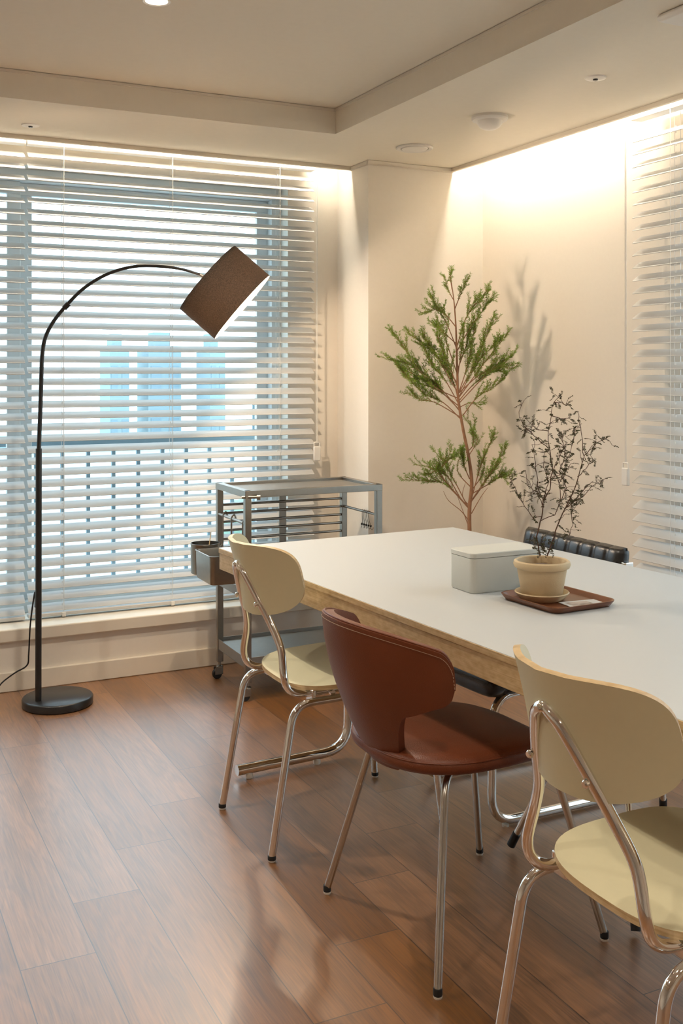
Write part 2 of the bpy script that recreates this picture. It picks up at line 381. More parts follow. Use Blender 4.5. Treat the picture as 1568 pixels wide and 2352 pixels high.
small_spot(2.385, 2.867, 'small unlit ceiling pin spot in the right soffit, nearer than the smoke detector')
t = thing('smoke_detector', 'white domed smoke detector on the right soffit between the round vent and pin spot', 'smoke detector', (2.373, 3.49, ZS))
MB().lathe([(.072, 0), (.073, -.010), (.069, -.016), (.05, -.019)], n=48).build('base', PLASTW, t)
MB().lathe([(.052, -.017), (.049, -.030), (.040, -.042), (.026, -.050), (0, -.053)], n=48).build('dome', PLASTW, t)
t = thing('ceiling_vent', 'round white disc vent on the soffit in front of the corner column', 'vent', (2.392, 4.115, ZS))
MB().lathe([(.083, 0), (.084, -.006), (.078, -.010), (.064, -.008), (.062, 0)], n=48).build('rim', PLASTW, t)
MB().lathe([(0, -.010), (.05, -.012), (.058, -.010), (.060, -.006)], n=48).build('disc', PLASTW, t)
t = thing('air_vent_panel', 'square white ceiling air panel cut off at the top right corner', 'vent', (2.36, 2.05, ZS))
mb = MB(); mb.box((-.24, -.24, -.022), (.24, .24, 0)); mb.build('panel', PLASTW, t, bevel=.012)
mb = MB()
for k in range(6): mb.box((-.17, -.15+k*.06, -.0235), (.17, -.125+k*.06, -.022))
mb.build('grille', TRIM, t)

# ------------------------------------------------------------------ blinds
def blind(label, axis, a0, a1, c, ztop, zbot, cords, tilt, room, grp='white venetian blinds', pull=None, pullz=1.06):
    """slats run along axis; c = centre of the slat plane; room = +-1 sign pointing into the room on the other axis"""
    def V(p, q, z): return Vector((p, q, z)) if axis == 'x' else Vector((q, p, z))
    t = thing('window_blind', label, 'blind', V((a0+a1)/2, c, zbot), grp, world=True)
    def bx(mb, p0, p1, q0, q1, z0, z1):
        a = V(p0, min(q0, q1), z0); b = V(p1, max(q0, q1), z1); mb.box(a, b)
    hr = MB(); bx(hr, a0, a1, c-.028, c+.028, ztop-.04, ztop); hr.build('headrail', SLAT, t, bevel=.003)
    n = int((ztop-.05-zbot)/.0498); mb = MB(); wd = .0508
    for i in range(n):
        z = zbot+.028+i*.0498
        prof = [(-.5, 0), (-.25, .0011), (0, .0015), (.25, .0011), (.5, 0)]
        top = []; bot = []
        for s, h in prof:
            for lst, dz in ((top, .0026), (bot, 0)):
                lx = s*wd; lz = h+dz
                # s=+.5 is the room edge, lower
                q = c+room*(lx*cos(tilt)+lz*sin(tilt)); zz = z-lx*sin(tilt)+lz*cos(tilt); lst.append((q, zz))
        ring = top+bot[::-1]; m = len(ring)
        vs = [V(a0+.003, q, zz) for q, zz in ring]+[V(a1-.003, q, zz) for q, zz in ring]
        mb.add(vs, [(k, (k+1)%m, m+(k+1)%m, m+k) for k in range(m)]+[tuple(range(m)), tuple(range(m, 2*m))[::-1]])
    mb.build('slats', SLAT, t, ang=50)
    br = MB(); bx(br, a0+.003, a1-.003, c-.025, c+.025, zbot-.008, zbot+.008); br.build('bottom_rail', SLAT, t, bevel=.003)
    for p in cords:
        cb = MB()
        for s in (-1, 1): cb.tube([V(p, c+s*.026, ztop-.03), V(p, c+s*.026, zbot)], .0011, 5)
        cb.tube([V(p+.004, c, ztop-.03), V(p+.004, c, zbot)], .0009, 5)
        for i in range(n):
            z = zbot+.028+i*.0498
            cb.box(V(p-.004, c-.001, z-.013), V(p-.0015, c+.001, z+.013)) if axis == 'x' else cb.box(V(p-.004, c-.001, z-.013), V(p-.0015, c+.001, z+.013))
        cb.build('ladder_cord', CORD, t)
        cl = MB(); bx(cl, p-.008, p+.008, c-.03, c+.03, zbot-.013, zbot+.006); cl.build('cord_clip', PLASTW, t, bevel=.002)
    if pull is not None:
        q = c+room*.036
        pb = MB()
        for s in (-1, 1): pb.tube([V(pull+s*.003, q, ztop-.03), V(pull+s*.003, q, pullz)], .0017, 6)
        pb.build('pull_cord', CORD, t)
        hb = MB(); bx(hb, pull-.017, pull+.017, q-.008, q+.008, pullz-.085, pullz-.015); h = hb.build('cord_handle', PLASTW, t, bevel=.004)
        cb = MB()
        cb.tube(fillet([V(pull-.015, q, pullz-.02), V(pull-.015, q, pullz+.005), V(pull+.015, q, pullz+.005), V(pull+.015, q, pullz-.02)], .006), .003, 8); cb.build('handle_loop', PLASTW, h)
T35 = rad(33)
BZ = .283
blind('wide white venetian blind behind the arc lamp and steel trolley', 'x', .80, 2.178, 4.745, ZS+.02, BZ, (.955, 1.452, 1.99), T35, -1, pull=2.182, pullz=1.0)
blind('white venetian blind cut off by the left edge of the photo', 'x', -.52, .792, 4.745, ZS+.02, BZ-.004, (-.36, .14, .62), T35, -1)
blind('white venetian blind on the right wall beyond the table', 'y', .95, 3.235, 2.895, ZS+.02, .30, (3.02, 2.52, 2.0, 1.5), T35, -1, pull=3.255, pullz=.985)

# ------------------------------------------------------------------ outside
t = thing('balcony_railing', 'grey metal balcony railing with thin uprights outside the left window', 'railing', (.6, 5.34, 0), world=True)
mb = MB(); mb.box((-1.2, 5.33, 1.185), (2.12, 5.35, 1.20)); mb.box((2.09, 5.33, .98), (2.11, 5.35, 1.19)); mb.box((-1.2, 5.33, .98), (-1.18, 5.35, 1.19)); mb.build('top_rail', RAILM, t, bevel=.004)
mb = MB(); mb.box((-1.2, 5.325, .985), (2.12, 5.355, 1.015)); mb.build('middle_rail', RAILM, t, bevel=.003)
mb = MB(); mb.box((-1.2, 5.325, .20), (2.12, 5.355, .23)); mb.build('bottom_rail', RAILM, t, bevel=.003)
x = 2.10; k = 0
while x > -1.2:
    MB().box((x-.009, 5.331, -.1 if k % 8 == 0 else .23), (x+.009, 5.349, .985)).build('upright', RAILM, t)
    x -= .1285; k += 1
struct('trim_7', MB().box((-2.6, YW+.3, -.25), (3.4, 5.6, -.10)), mat('balcony_slab', (.45, .50, .52), .8))
def tower(x, y, w_, d, h, label, mats=(CONC, GLASSB), fl=3.0, z0=-16):
    t = thing('apartment_tower', label, 'building', (x, y, z0), group='distant apartment towers')
    MB().box((-w_/2, -d/2, 0), (w_/2, d/2, h-z0)).build('wall', mats[0], t)
    z = 1.2+6*fl/2
    while z < h-z0-1.5:
        for c in (-.27, .27): MB().box((w_*c-w_*.15, -d/2-.05, z), (w_*c+w_*.15, -d/2+.05, z+fl*.5)).build('window', mats[1], t)
        z += fl
    MB().box((-w_*.25, -d*.25, h-z0), (w_*.25, d*.25, h-z0+.8)).build('roof_box', mats[0], t)
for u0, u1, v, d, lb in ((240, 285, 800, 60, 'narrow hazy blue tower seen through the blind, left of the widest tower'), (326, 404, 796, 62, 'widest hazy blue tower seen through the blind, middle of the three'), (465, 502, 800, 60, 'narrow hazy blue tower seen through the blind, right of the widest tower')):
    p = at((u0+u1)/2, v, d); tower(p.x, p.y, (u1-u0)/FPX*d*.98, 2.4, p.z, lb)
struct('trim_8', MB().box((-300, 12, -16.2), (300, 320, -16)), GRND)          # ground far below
rg = random.Random(3)
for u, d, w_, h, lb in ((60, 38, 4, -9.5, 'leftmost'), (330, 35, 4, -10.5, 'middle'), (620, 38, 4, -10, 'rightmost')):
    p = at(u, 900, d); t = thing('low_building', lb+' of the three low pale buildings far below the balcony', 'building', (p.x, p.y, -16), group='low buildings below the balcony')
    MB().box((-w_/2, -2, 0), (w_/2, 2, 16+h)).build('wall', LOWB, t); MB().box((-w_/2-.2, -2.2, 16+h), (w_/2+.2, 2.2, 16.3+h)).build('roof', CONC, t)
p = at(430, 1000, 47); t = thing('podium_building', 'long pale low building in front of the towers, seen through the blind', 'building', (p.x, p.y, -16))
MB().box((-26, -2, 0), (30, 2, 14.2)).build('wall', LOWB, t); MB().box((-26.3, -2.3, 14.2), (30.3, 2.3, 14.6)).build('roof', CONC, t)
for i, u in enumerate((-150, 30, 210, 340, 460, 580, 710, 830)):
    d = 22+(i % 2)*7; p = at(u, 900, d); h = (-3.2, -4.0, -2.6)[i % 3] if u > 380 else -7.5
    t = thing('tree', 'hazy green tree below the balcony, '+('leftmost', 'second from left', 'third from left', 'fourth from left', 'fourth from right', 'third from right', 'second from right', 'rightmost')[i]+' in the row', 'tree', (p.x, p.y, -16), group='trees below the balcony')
    MB().tube([(0, 0, 0), (0, 0, 16+h)], .18, 6).build('trunk', BARK, t)
    mb = MB()
    for k in range(7):
        c = Vector((rg.uniform(-.8, .8), rg.uniform(-.8, .8), 16+h+rg.uniform(-2.2, .2))); r = rg.uniform(.6, 1.0)
        mb.lathe([(r*sin(pi*j/7)*rg.uniform(.85, 1.1), -r*cos(pi*j/7)) for j in range(8)], c, 9)
    mb.build('crown', TREEF, t, ang=180)

# ------------------------------------------------------------------ arc lamp
LX, LY = .855, 4.35
lt = thing('floor_lamp', 'black arc floor lamp with tilted taupe drum shade in front of the window blind', 'lamp', (LX, LY, 0), world=True)
MB().lathe([(0, 0), (.134, 0), (.140, .004), (.141, .028), (.138, .033), (.134, .035), (0, .035)], (LX, LY, 0), 64).build('base', BLACKM, lt)
PO = at(88, 1612, 4.215); px, py = PO.x, PO.y
def lp(u, v, d=4.215): return at(u, v, d)
b0 = lp(88, 1612); b0.z = .03
top = lp(89, 1030)
MB().tube([b0, top], .0125, 16).build('lower_pole', BLACKM, lt)
MB().tube([top-Vector((0,0,.004)), lp(93, 930), lp(95, 860)], .0088, 14).build('upper_pole', BLACKM, lt)
arm = smooth_path([lp(95, 862), lp(97, 815), lp(104, 775), lp(123, 738), lp(152, 702), lp(195, 660), lp(250, 628), lp(310, 612), lp(370, 612), lp(420, 619), lp(462, 632)], 5)
MB().tube(arm, [.0088-.0036*i/(len(arm)-1) for i in range(len(arm))], 12).build('arc_arm', BLACKM, lt)
MB().tube([lp(147, 708), lp(158, 697)], .0115, 12).build('arm_joint', BLACKM, lt)
# shade: axis down-right and a little towards the viewer
sc = lp(517, 672); ax = (R*.755+Vector((0, 0, -.655))+F*.05).normalized(); HS = .181; RS = .168
tp = sc-ax*HS/2
MB().tube([lp(460, 631), tp+ax*.03], .0065, 10).build('arm_tip', SATIN, lt)
sh = MB().lathe([(RS, 0), (RS, HS)], tp, 72, ax).build('lamp_shade', SHADEF, lt, solid=0)
MB().lathe([(.03, .010), (RS-.001, .010)], tp, 72, ax).build('added_top_disc', TOPD, sh)  # added disc closing the shade top, softens bulb light thrown on the ceiling
li = MB(); li.lathe([(RS-.003, .002), (RS-.003, HS-.001), (RS-.0002, HS)], tp, 72, ax); li.build('shade_lining', LINING, sh)
sp_ = MB(); u_ = ax.orthogonal().normalized(); q_ = ax.cross(u_)
for k in range(3):
    a = 2*pi*k/3; e = (u_*cos(a)+q_*sin(a)); sp_.tube([tp+ax*.03, tp+ax*.012+e*RS*.5, tp+ax*.004+e*(RS-.003)], .0018, 6)
sp_.build('shade_spider', SATIN, sh)
hd = MB(); hd.lathe([(0, .03), (.018, .03), (.02, .06), (.016, .065)], tp, 20, ax); hd.build('bulb_holder', PLASTW, lt)
bb = MB(); bb.lathe([(.012, .062), (.016, .07), (.028, .09), (.031, .108), (.026, .124), (.012, .134), (0, .136)], tp, 24, ax); bb.build('bulb', BULB, lt)
l = bpy.data.lights.new('bulb_light', 'POINT'); l.energy = P_LAMP; l.color = (1, .78, .56); l.shadow_soft_size = .034
o = bpy.data.objects.new('bulb_light', l); COL.objects.link(o); o.parent = lt; o.location = tp+ax*.115-Vector((LX, LY, 0))
cd_ = MB(); cd_.tube(smooth_path([b0+Vector((-.012, 0, .38)), lp(80, 1360, 4.25), lp(70, 1430, 4.28), lp(66, 1500, 4.3), lp(62, 1528, 4.34), lp(35, 1545, 4.34), lp(8, 1565, 4.34), lp(-25, 1595, 4.30), lp(-90, 1600, 4.25)+Vector((0,0,-.003))], 6), .0032, 8)
cd_.build('power_cord', RUBBER, lt)

# ------------------------------------------------------------------ table
TC = Vector((1.253, 3.53, 0)); TRZ = rad(-93.4)   # far left corner; local x runs toward the camera, local y = width... 
tb = thing('dining_table', 'long white-topped dining table with pale plywood edge', 'table', (1.253, 3.53, 0), rz=rad(3.2))
LEN, WID, H = 2.55, 1.011, .730
mb = MB(); mb.box((0, -LEN, H-.018), (WID, 0, H-.0015)); mb.build('edge_band', PLY, tb, bevel=.001)
mb = MB(); mb.box((.0015, -LEN+.0015, H-.0025), (WID-.0015, -.0015, H)); mb.build('tabletop', TABTOP, tb, bevel=.0008)
mb = MB(); e = .022
mb.box((.003, -LEN, H-.076), (.003+e, 0, H-.018)); mb.box((WID-.003-e, -LEN, H-.076), (WID-.003, 0, H-.018)); mb.box((.003+e, -.003-e, H-.076), (WID-.003-e, -.003, H-.018)); mb.box((.003+e, -LEN+.003, H-.076), (WID-.003-e, -LEN+.003+e, H-.018))
mb.build('apron', PLY, tb, bevel=.001)
for yy in (-.25, -LEN+.3):
    for sx in (-1, 1):
        c = WID/2; k = -sx
        leg = MB(); leg.tube(fillet([(c+sx*.12, yy, H-.02), (c+sx*.12, yy, .032), (c+sx*.545, yy, .032)], .10, 10), .0175, 16)
        lg = leg.build('leg', CHROME, tb)
        for fx in (.245, .50):
            MB().lathe([(.012, 0), (.013, .010), (.010, .018)], (c+sx*fx, yy, 0), 14, cap=True).build('foot_pad', GLIDE, lg)
    br = MB(); br.tube([(WID/2-.12, yy, .34), (WID/2+.12, yy, .34)], .009, 10); br.tube([(WID/2-.12, yy, .36), (WID/2+.12, yy, .36)], .006, 10); br.build('leg_stretcher', CHROME, tb)

# ------------------------------------------------------------------ cream plywood chair
def plate(outl, fn, th, nr=10, nt=72):
    """curved rounded panel: outl(theta)->(a,b); fn(a,b)->(point, normal)"""
    mb = MB(); layers = []
    for sgn in (1, -1):
        vs = []
        a, n_ = fn(0, 0); vs.append(a+n_*th/2*sgn)
        for i in range(1, nr+1):
            for k in range(nt):
                A, B = outl(2*pi*k/nt); s = i/nr; p, n_ = fn(A*s, B*s); vs.append(p+n_*th/2*sgn)
        fs = [(0, 1+k, 1+(k+1)%nt) for k in range(nt)]
        for i in range(nr-1):
            fs += [(1+i*nt+k, 1+(i+1)*nt+k, 1+(i+1)*nt+(k+1)%nt, 1+i*nt+(k+1)%nt) for k in range(nt)]
        if sgn < 0: fs = [f[::-1] for f in fs]
        layers.append((vs, fs))
    n0 = len(layers[0][0]); mb.cur = 0; mb.add(*layers[0]); mb.add(*layers[1])
    mb.cur = 1; b1 = 1+(nr-1)*nt
    mb.f += [(b1+k, n0+b1+k, n0+b1+(k+1)%nt, b1+(k+1)%nt) for k in range(nt)]; mb.mi += [1]*nt
    return mb
def sup(a, b, n, n2=None):
    def f(t):
        c, s = cos(t), sin(t); m = n if (n2 is None or s >= 0) else n2
        return (a*math.copysign(abs(c)**(2/m), c), b*math.copysign(abs(s)**(2/m), s))
    return f
def cream_chair(loc, rz, label):
    t = thing('dining_chair', label, 'chair', loc, 'cream plywood chairs along the left side of the table', rz)
    # seat
    SA, SB = .208, .214
    def fs(a, b):
        x = .298+a; z = .463-.010*(1-(b/SB)**2)+.006*(a/SA)-.020*max(0, (a/SA-.5))**2*2
        return Vector((x, b, z)), Vector((0, 0, 1))
    o = sup(SA, SB, 3.2)
    plate(o, fs, .013).build('seat', [CREAM, PLY], t, ang=50)
    # backrest: a = lateral, b = height
    HB = .110; ZB = .760
    def fb(a, b):
        u = b/HB; x = -.008-.024*u+.118*(a/.205)**2-.004*u*u; b = b-.012*max(0, u)*(1-(a/.2)**2)
        return Vector((x, a, ZB+b)), Vector((1, -2*.118*a/.205**2, .2)).normalized()
    plate(sup(.194, HB, 4.2, 2.5), fb, .013).build('backrest', [CREAM, PLY], t, ang=50)
    # back hoop
    r = .0108
    def hp(s): return [(.14+.20, s*.150, .439), (.22, s*.153, .438), (.135, s*.154, .436), (.090, s*.155, .442), (.063, s*.156, .463), (.054, s*.153, .50), (.055, s*.132, .565), (.040, s*.100, .625), (.010, s*.068, .70), (-.015, s*.036, .765), (-.023, s*.018, .785)]
    L_ = hp(-1); R_ = hp(1)
    path = smooth_path(L_+[(-.024, 0, .793)]+R_[::-1], 6)
    hoop = MB().tube(path, r, 16).build('back_hoop', CHROME, t)
    bt = MB()
    for (y, z, x) in ((0, .793, -.024), (-.075, .687, .012), (.075, .687, .012)):
        MB().lathe([(0, -.016), (.005, -.016), (.0075, -.013), (.0075, -.010), (.005, -.009), (.005, .014)], (x, y, z), 14, (1, 0, .15)).build('bolt', CHROME, hoop)
    # legs: one bent tube per side = rear + front leg; each leg a mesh
    for s in (-1, 1):
        MB().tube(fillet([(0, s*.196, .012), (.072, s*.184, .418), (.30, s*.174, .418)], .055, 9), r, 16).build('leg', CHROME, t)
        MB().tube(fillet([(.545, s*.212, .012), (.505, s*.176, .418), (.30, s*.170, .418)], .055, 9), r, 16).build('leg', CHROME, t)
        for fx, fy in ((0, .196), (.545, .212)):
            MB().lathe([(.0085, 0), (.0105, .003), (.0105, .006), (.0085, .007)], (fx, s*fy, 0), 14, cap=True).build('glide', GLIDE, t)
            MB().lathe([(.0112, .006), (.0118, .008), (.0118, .016), (.0112, .018)], (fx, s*fy, 0), 14, cap=True).build('foot_ring', RUBBER, t)
    for x in (.20, .43): MB().tube([(x, -.172, .432), (x, .172, .432)], .008, 10).build('crossbar', CHROME, t)
    for q in (-1, 1):
        for x in (.135, .44): MB().box((x-.006, q*.160-.022, .409), (x+.006, q*.160+.022, .451)).build('seat_clamp', CHROME, t, bevel=.004)
    return t
cream_chair((1.108, 2.886, 0), rad(.5), 'cream plywood chair at the far left corner of the table before the trolley')
cream_chair((1.102, 1.425, 0), rad(0), 'cream plywood chair nearest the camera, cut off at the lower right')

# ------------------------------------------------------------------ brown leather chair
bc = thing('leather_dining_chair', 'tan brown leather shell chair on slim steel legs between the two cream chairs', 'chair', (1.180, 2.205, 0), rz=rad(2))
# back shell: a in [-1,1] round the wrap, h 0..1 height
def shell(a, h, off=0):
    aa = a*rad(78); h = min(1, max(0, h))
    rim = .777-.060*abs(a)**2.2
    z = .425+(rim-.425)*h
    wy = (.165+.075*h**.7)-off; dx = .228+.0*h
    xr = -.116+.115*(1-h)**1.8          # rear centre x, moving forward as it goes down
    x = xr+off+ (dx-off*.5)*(1-cos(aa))*(1-.18*(1-h)); y = wy*sin(aa)/sin(rad(78))
    return Vector((x, y, z))
def side_cut(a, h):                     # arms shorter at the bottom: pull the front edge back in a curve
    return a
mb = MB()
NU, NV, TH = 97, 22, .028
def sst(x): x = min(1, max(0, x)); return x*x*(3-2*x)
def sv(i, j, off):
    a = -1+2*i/(NU-1); A = abs(a)
    lo = .44*sst((A-.30)/.28)+.16*sst((A-.5)/.5); hi = 1.0
    if A > .86:
        c = 1-max(0, 1-((A-.86)/.14)**2)**.5; hi = 1-.20*c; lo += .14*c
    return shell(a, lo+(hi-lo)*j/(NV-1), off)
outer = [sv(i, j, 0) for i in range(NU) for j in range(NV)]; inner = [sv(i, j, TH) for i in range(NU) for j in range(NV)]
mb.add(outer+inner, [])
n0 = NU*NV; fs = []
for i in range(NU-1):
    for j in range(NV-1):
        q = (i*NV+j, (i+1)*NV+j, (i+1)*NV+j+1, i*NV+j+1); fs.append(q); fs.append(tuple(n0+k for k in q[::-1]))
for i in range(NU-1):
    fs.append((i*NV+NV-1, (i+1)*NV+NV-1, n0+(i+1)*NV+NV-1, n0+i*NV+NV-1)); fs.append((i*NV, n0+i*NV, n0+(i+1)*NV, (i+1)*NV))
for j in range(NV-1):
    fs.append((j, j+1, n0+j+1, n0+j)); b_ = (NU-1)*NV; fs.append((b_+j, n0+b_+j, n0+b_+j+1, b_+j+1))
mb.f += fs; mb.mi += [0]*len(fs)
mb.build('back_shell', LEATHER, bc, bevel=.008, ang=70)
# piping along the rim and arm edges
pp = []
for j in range(2, NV): pp.append(sv(0, j, .006)+Vector((.0, 0, 0)))
for i in range(1, NU): pp.append(sv(i, NV-1, .006)+Vector((0, 0, .0015)))
for j in range(NV-2, 1, -1): pp.append(sv(NU-1, j, .006))
MB().tube(pp, .0028, 8).build('piping', LEATHER, bc)
st = MB()
for i in range(0, NU-1):
    p = sv(i, NV-1, -.001)-Vector((0, 0, .010)); q = sv(i+1, NV-1, -.001)-Vector((0, 0, .010))
    for s in (0, .25, .5, .75): st.tube([p.lerp(q, s), p.lerp(q, s+.15)], .0008, 4)
st.build('stitching', STITCH, bc)
# bowl joining the shell to the seat
def outs(t_):
    c, s = cos(t_), sin(t_); return (.226*math.copysign(abs(c)**(2/2.7), c), .211*math.copysign(abs(s)**(2/2.7), s))
sm = MB(); NT = 80
prof = [(.0, .492), (.35, .491), (.65, .488), (.85, .483), (.945, .477), (.985, .468), (1.0, .457), (.99, .447), (.95, .440), (.85, .434), (.5, .430), (0, .430)]
def seatpt(k, s, z):
    A, B = outs(2*pi*k/NT); x = .200+A*s; y = B*s; zz = z
    u = A*s/.226
    zz += -.012*max(0, u)**2.5+.012*max(0, -u)**2 - .010*(1-(y/.218)**2)*(z > .43)
    return Vector((x, y, zz))
vs = [seatpt(k, s, z) for s, z in prof for k in range(NT)]
sm.add(vs, [(i*NT+k, (i+1)*NT+k, (i+1)*NT+(k+1)%NT, i*NT+(k+1)%NT) for i in range(len(prof)-1) for k in range(NT)])
sm.build('seat', LEATHER, bc, ang=70)
MB().tube([seatpt(k, .985, .467) for k in range(NT+1)], .0025, 8).build('seat_piping', LEATHER, bc)
for s in (-1, 1):
    rear = MB().tube(fillet([(.17, s*.09, .428), (.085, s*.160, .425), (0, s*.259, .014)], .05, 8), .0092, 14).build('leg', SATIN, bc)
    front = MB().tube(fillet([(.25, s*.09, .428), (.385, s*.165, .425), (.477, s*.252, .014)], .05, 8), .0092, 14).build('leg', SATIN, bc)
    for par, x, y in ((rear, 0, s*.259), (front, .477, s*.252)):
        MB().lathe([(.0098, .006), (.0102, .008), (.0102, .020), (.0096, .022)], (x, y, 0), 14, cap=True).build('foot_ring', RUBBER, par)
        MB().lathe([(.009, 0), (.0102, .003), (.0102, .006)], (x, y, 0), 14, cap=True).build('glide', GLIDE, par)
cb = MB(); cb.box((.14, -.10, .420), (.28, .10, .429)); cb.build('mounting_plate', SATIN, bc)

# ------------------------------------------------------------------ black leather cantilever chair (faces -X)
kc = thing('cantilever_chair', 'black channelled leather cantilever chair on chrome sled base, far right side of the table', 'chair', (1.77, 2.79, 0))
def kl(x, y, z): return Vector((x, y, z))
r = .0135
for s, yn in ((-1, -.195), (1, .195)):
    yb = yn+.10
    path = fillet([kl(.60, yn, .017), kl(0, yn, .017), kl(.02, yn+.02, .385), kl(.42, yn+.09, .37), kl(.60, yn+.15, .66)], .085, 9)
    MB().tube(path, r, 16).build('frame_tube', CHROME, kc)
    MB().lathe([(.010, 0), (.011, .006)], kl(.05, yn, 0), 12, cap=True).build('foot_pad', GLIDE, kc)
MB().tube([kl(.60, -.195, .017), kl(.60, .195, .017)], r, 14).build('rear_crossbar', CHROME, kc)
def cushion(c, ex, ey, ez, W_, L_, T_, ribs, name, par):
    """W along ex, L along ey (channels across W), thickness ez"""
    mb = MB(); nu, nv = ribs*8+1, 20
    def fn(u, v, sg):
        a = (u-.5)*2; b = (v-.5)*2
        ph = (u*ribs) % 1.0 if u < 1 else 0
        bul = (abs(sin(pi*u*ribs)))**.3
        edge = (1-abs(b)**8)**.4*(1-abs(a)**16)**.4
        return c+ex*(a*W_/2)+ey*(b*L_/2*(1-.012*(1-bul)))+ez*(sg*T_/2*edge*(.74+.26*bul))
    mb.grid(lambda u, v: fn(u, v, 1), nu, nv); mb.grid(lambda u, v: fn(u, v, -1), nu, nv)
    o = mb.build(name, BLEATH, par, ang=180); return o
ca = rad(10)
def ky(a): return Vector((-sin(a), cos(a), 0))     # lateral direction after turning
cushion(kl(.205, .035, .418), Vector((1, .12, .0)).normalized(), ky(rad(4)), Vector((0, 0, 1)), .46, .44, .088, 7, 'seat', kc)
EB = (at(1203, 1216, 4.02)-at(1430, 1250, 3.52)); EB.z = 0; LB = EB.length; EB.normalize()
cB = (at(1203, 1216, 4.02)+at(1430, 1250, 3.52))/2-Vector((1.77, 2.79, 0)); cB.z = .655
nB = Vector((EB.y, -EB.x, 0)); upB = (Vector((0, 0, 1))+nB*.20).normalized(); nn = EB.cross(upB).normalized()
cushion(cB, EB, upB, nn, LB, .215, .062, 8, 'backrest', kc)
MB().box(cB-EB*(LB/2+.012)+nB*.0+Vector((-.004, -.006, -.09)), cB-EB*(LB/2-.004)+Vector((.03, .012, .06))).build('back_bracket', CHROME, kc, bevel=.003)

# ------------------------------------------------------------------ dark wooden shell chair, right side (faces -X)
wc = thing('wooden_shell_chair', 'brown wood chair with black-tipped splayed legs on the right side of the table', 'chair', (1.745, 2.204, 0))
def fsw(a, b):
    return Vector((.215+a, b, .452-.014*(1-(b/.22)**2)-.02*max(0, -a/.23-.4)**2*3)), Vector((0, 0, 1))
plate(sup(.230, .215, 2.6), fsw, .012).build('seat', [DARKW, DARKW], wc, ang=50)
def fbw(a, b):
    return Vector((.655+b*.12-.03*(a/.28)**2, a, .650+b)), Vector((1, .3*a, -.2)).normalized()
plate(sup(.285, .085, 2.6), fbw, .012).build('backrest', [DARKW, DARKW], wc, ang=50)
for s in (-1, 1):
    MB().tube(smooth_path([(.36, s*.10, .435), (.45, s*.10, .45), (.62, s*.10, .54), (.660, s*.10, .66)], 6), .009, 12).build('back_support', CHROME, wc)
    for x0, x1 in ((0, .11), (.56, .40)):
        lg = MB().tube([(x0, s*.252, .02), (x1, s*.085, .436)], .0095, 14).build('leg', CHROME, wc)
        d = Vector((x1-x0, -s*.167, .416)).normalized(); p = Vector((x0, s*.252, .02)); p = p-d*.008
        MB().tube([p, p+d*.042], .0118, 14).build('rubber_tip', RUBBER, lg, label='black rubber tip')
MB().box((.10, -.10, .425), (.37, .10, .433)).build('mounting_plate', CHROME, wc)

# ------------------------------------------------------------------ steel trolley
tr = thing('steel_trolley', 'brushed steel kitchen trolley on casters in front of the window blind', 'trolley', (1.55, 4.04, 0), rz=rad(-.8))
W_, D_, TH_, p_ = .632, .38, .863, .0135*2
for x in (0, W_-p_):
    for y in (0, D_-p_):
        MB().box((x, y, .075), (x+p_, y+p_, TH_)).build('post', STEEL, tr, bevel=.002)
def shelf(z, nm_, depth=.038, flush=False):
    mb = MB(); mb.box((0 if flush else .004, .003, z-depth), (W_-.003, .006, z)); mb.box((.003, D_-.006, z-depth), (W_-.003, D_-.003, z)); mb.box((.003, .003, z-depth), (.006, D_-.003, z)); mb.box((W_-.006, .003, z-depth), (W_-.003, D_-.003, z))
    mb.box((.004, .004, z-.018), (W_-.004, D_-.004, z-.015))
    mb.build(nm_, STEELS, tr, bevel=.001)
mb = MB()
for a, b in (((0, -.001, TH_-.028), (W_, p_, TH_)), ((0, D_-p_, TH_-.028), (W_, D_+.001, TH_)), ((-.001, 0, TH_-.028), (p_, D_, TH_)), ((W_-p_, 0, TH_-.028), (W_+.001, D_, TH_))): mb.box(a, b)
mb.build('top_frame', STEEL, tr, bevel=.0015)
MB().box((p_-.002, p_-.002, TH_-.016), (W_-p_+.002, D_-p_+.002, TH_-.012)).build('top_shelf', STEELS, tr)
shelf(.455, 'middle_shelf', .040); shelf(.178, 'bottom_shelf', .045)
for z in (.764, .727, .689, .651, .613, .575):
    MB().tube([(p_*.6, D_-p_/2, z), (W_-p_*.6, D_-p_/2, z)], .0058, 10).build('back_rod', STEEL, tr)
MB().box((W_/2-.017, D_-.010, .455), (W_/2+.017, D_-.004, TH_-.028)).build('back_strut', STEEL, tr)
MB().tube([(p_*.3, .01, .727), (p_*.3, D_-.01, .727)], .0065, 10).build('side_bar', STEEL, tr)
MB().tube([(W_-p_*.4, .01, .727), (W_-p_*.4, D_-.01, .727)], .0058, 10).build('side_bar', STEEL, tr)
mb = MB(); mb.tube([(-.012, .012, TH_-.026), (.05, -.010, TH_-.026)], .006, 10); mb.lathe([(.0, 0), (.011, 0), (.011, .014), (0, .014)], (.045, -.014, TH_-.026), 12, (1, -.4, 0)); mb.build('latch', STEEL, tr)
for x in (p_/2, W_-p_/2):
    for y in (p_/2, D_-p_/2):
        cs = MB(); cs.lathe([(.006, .078), (.006, .06), (.016, .056), (.017, .050), (.010, .048)], (x, y, 0), 16, cap=True); cs.box((x-.024, y-.013, .020), (x+.012, y-.011, .052)); cs.box((x-.024, y+.011, .020), (x+.012, y+.013, .052))
        c_ = cs.build('caster', STEEL, tr, bevel=.001)
        MB().lathe([(.004, -.010), (.019, -.010), (.0215, -.007), (.0215, .007), (.019, .010), (.004, .010)], (x-.012, y, .0215), 24, (0, 1, 0), cap=True).build('wheel', RUBBER, c_)
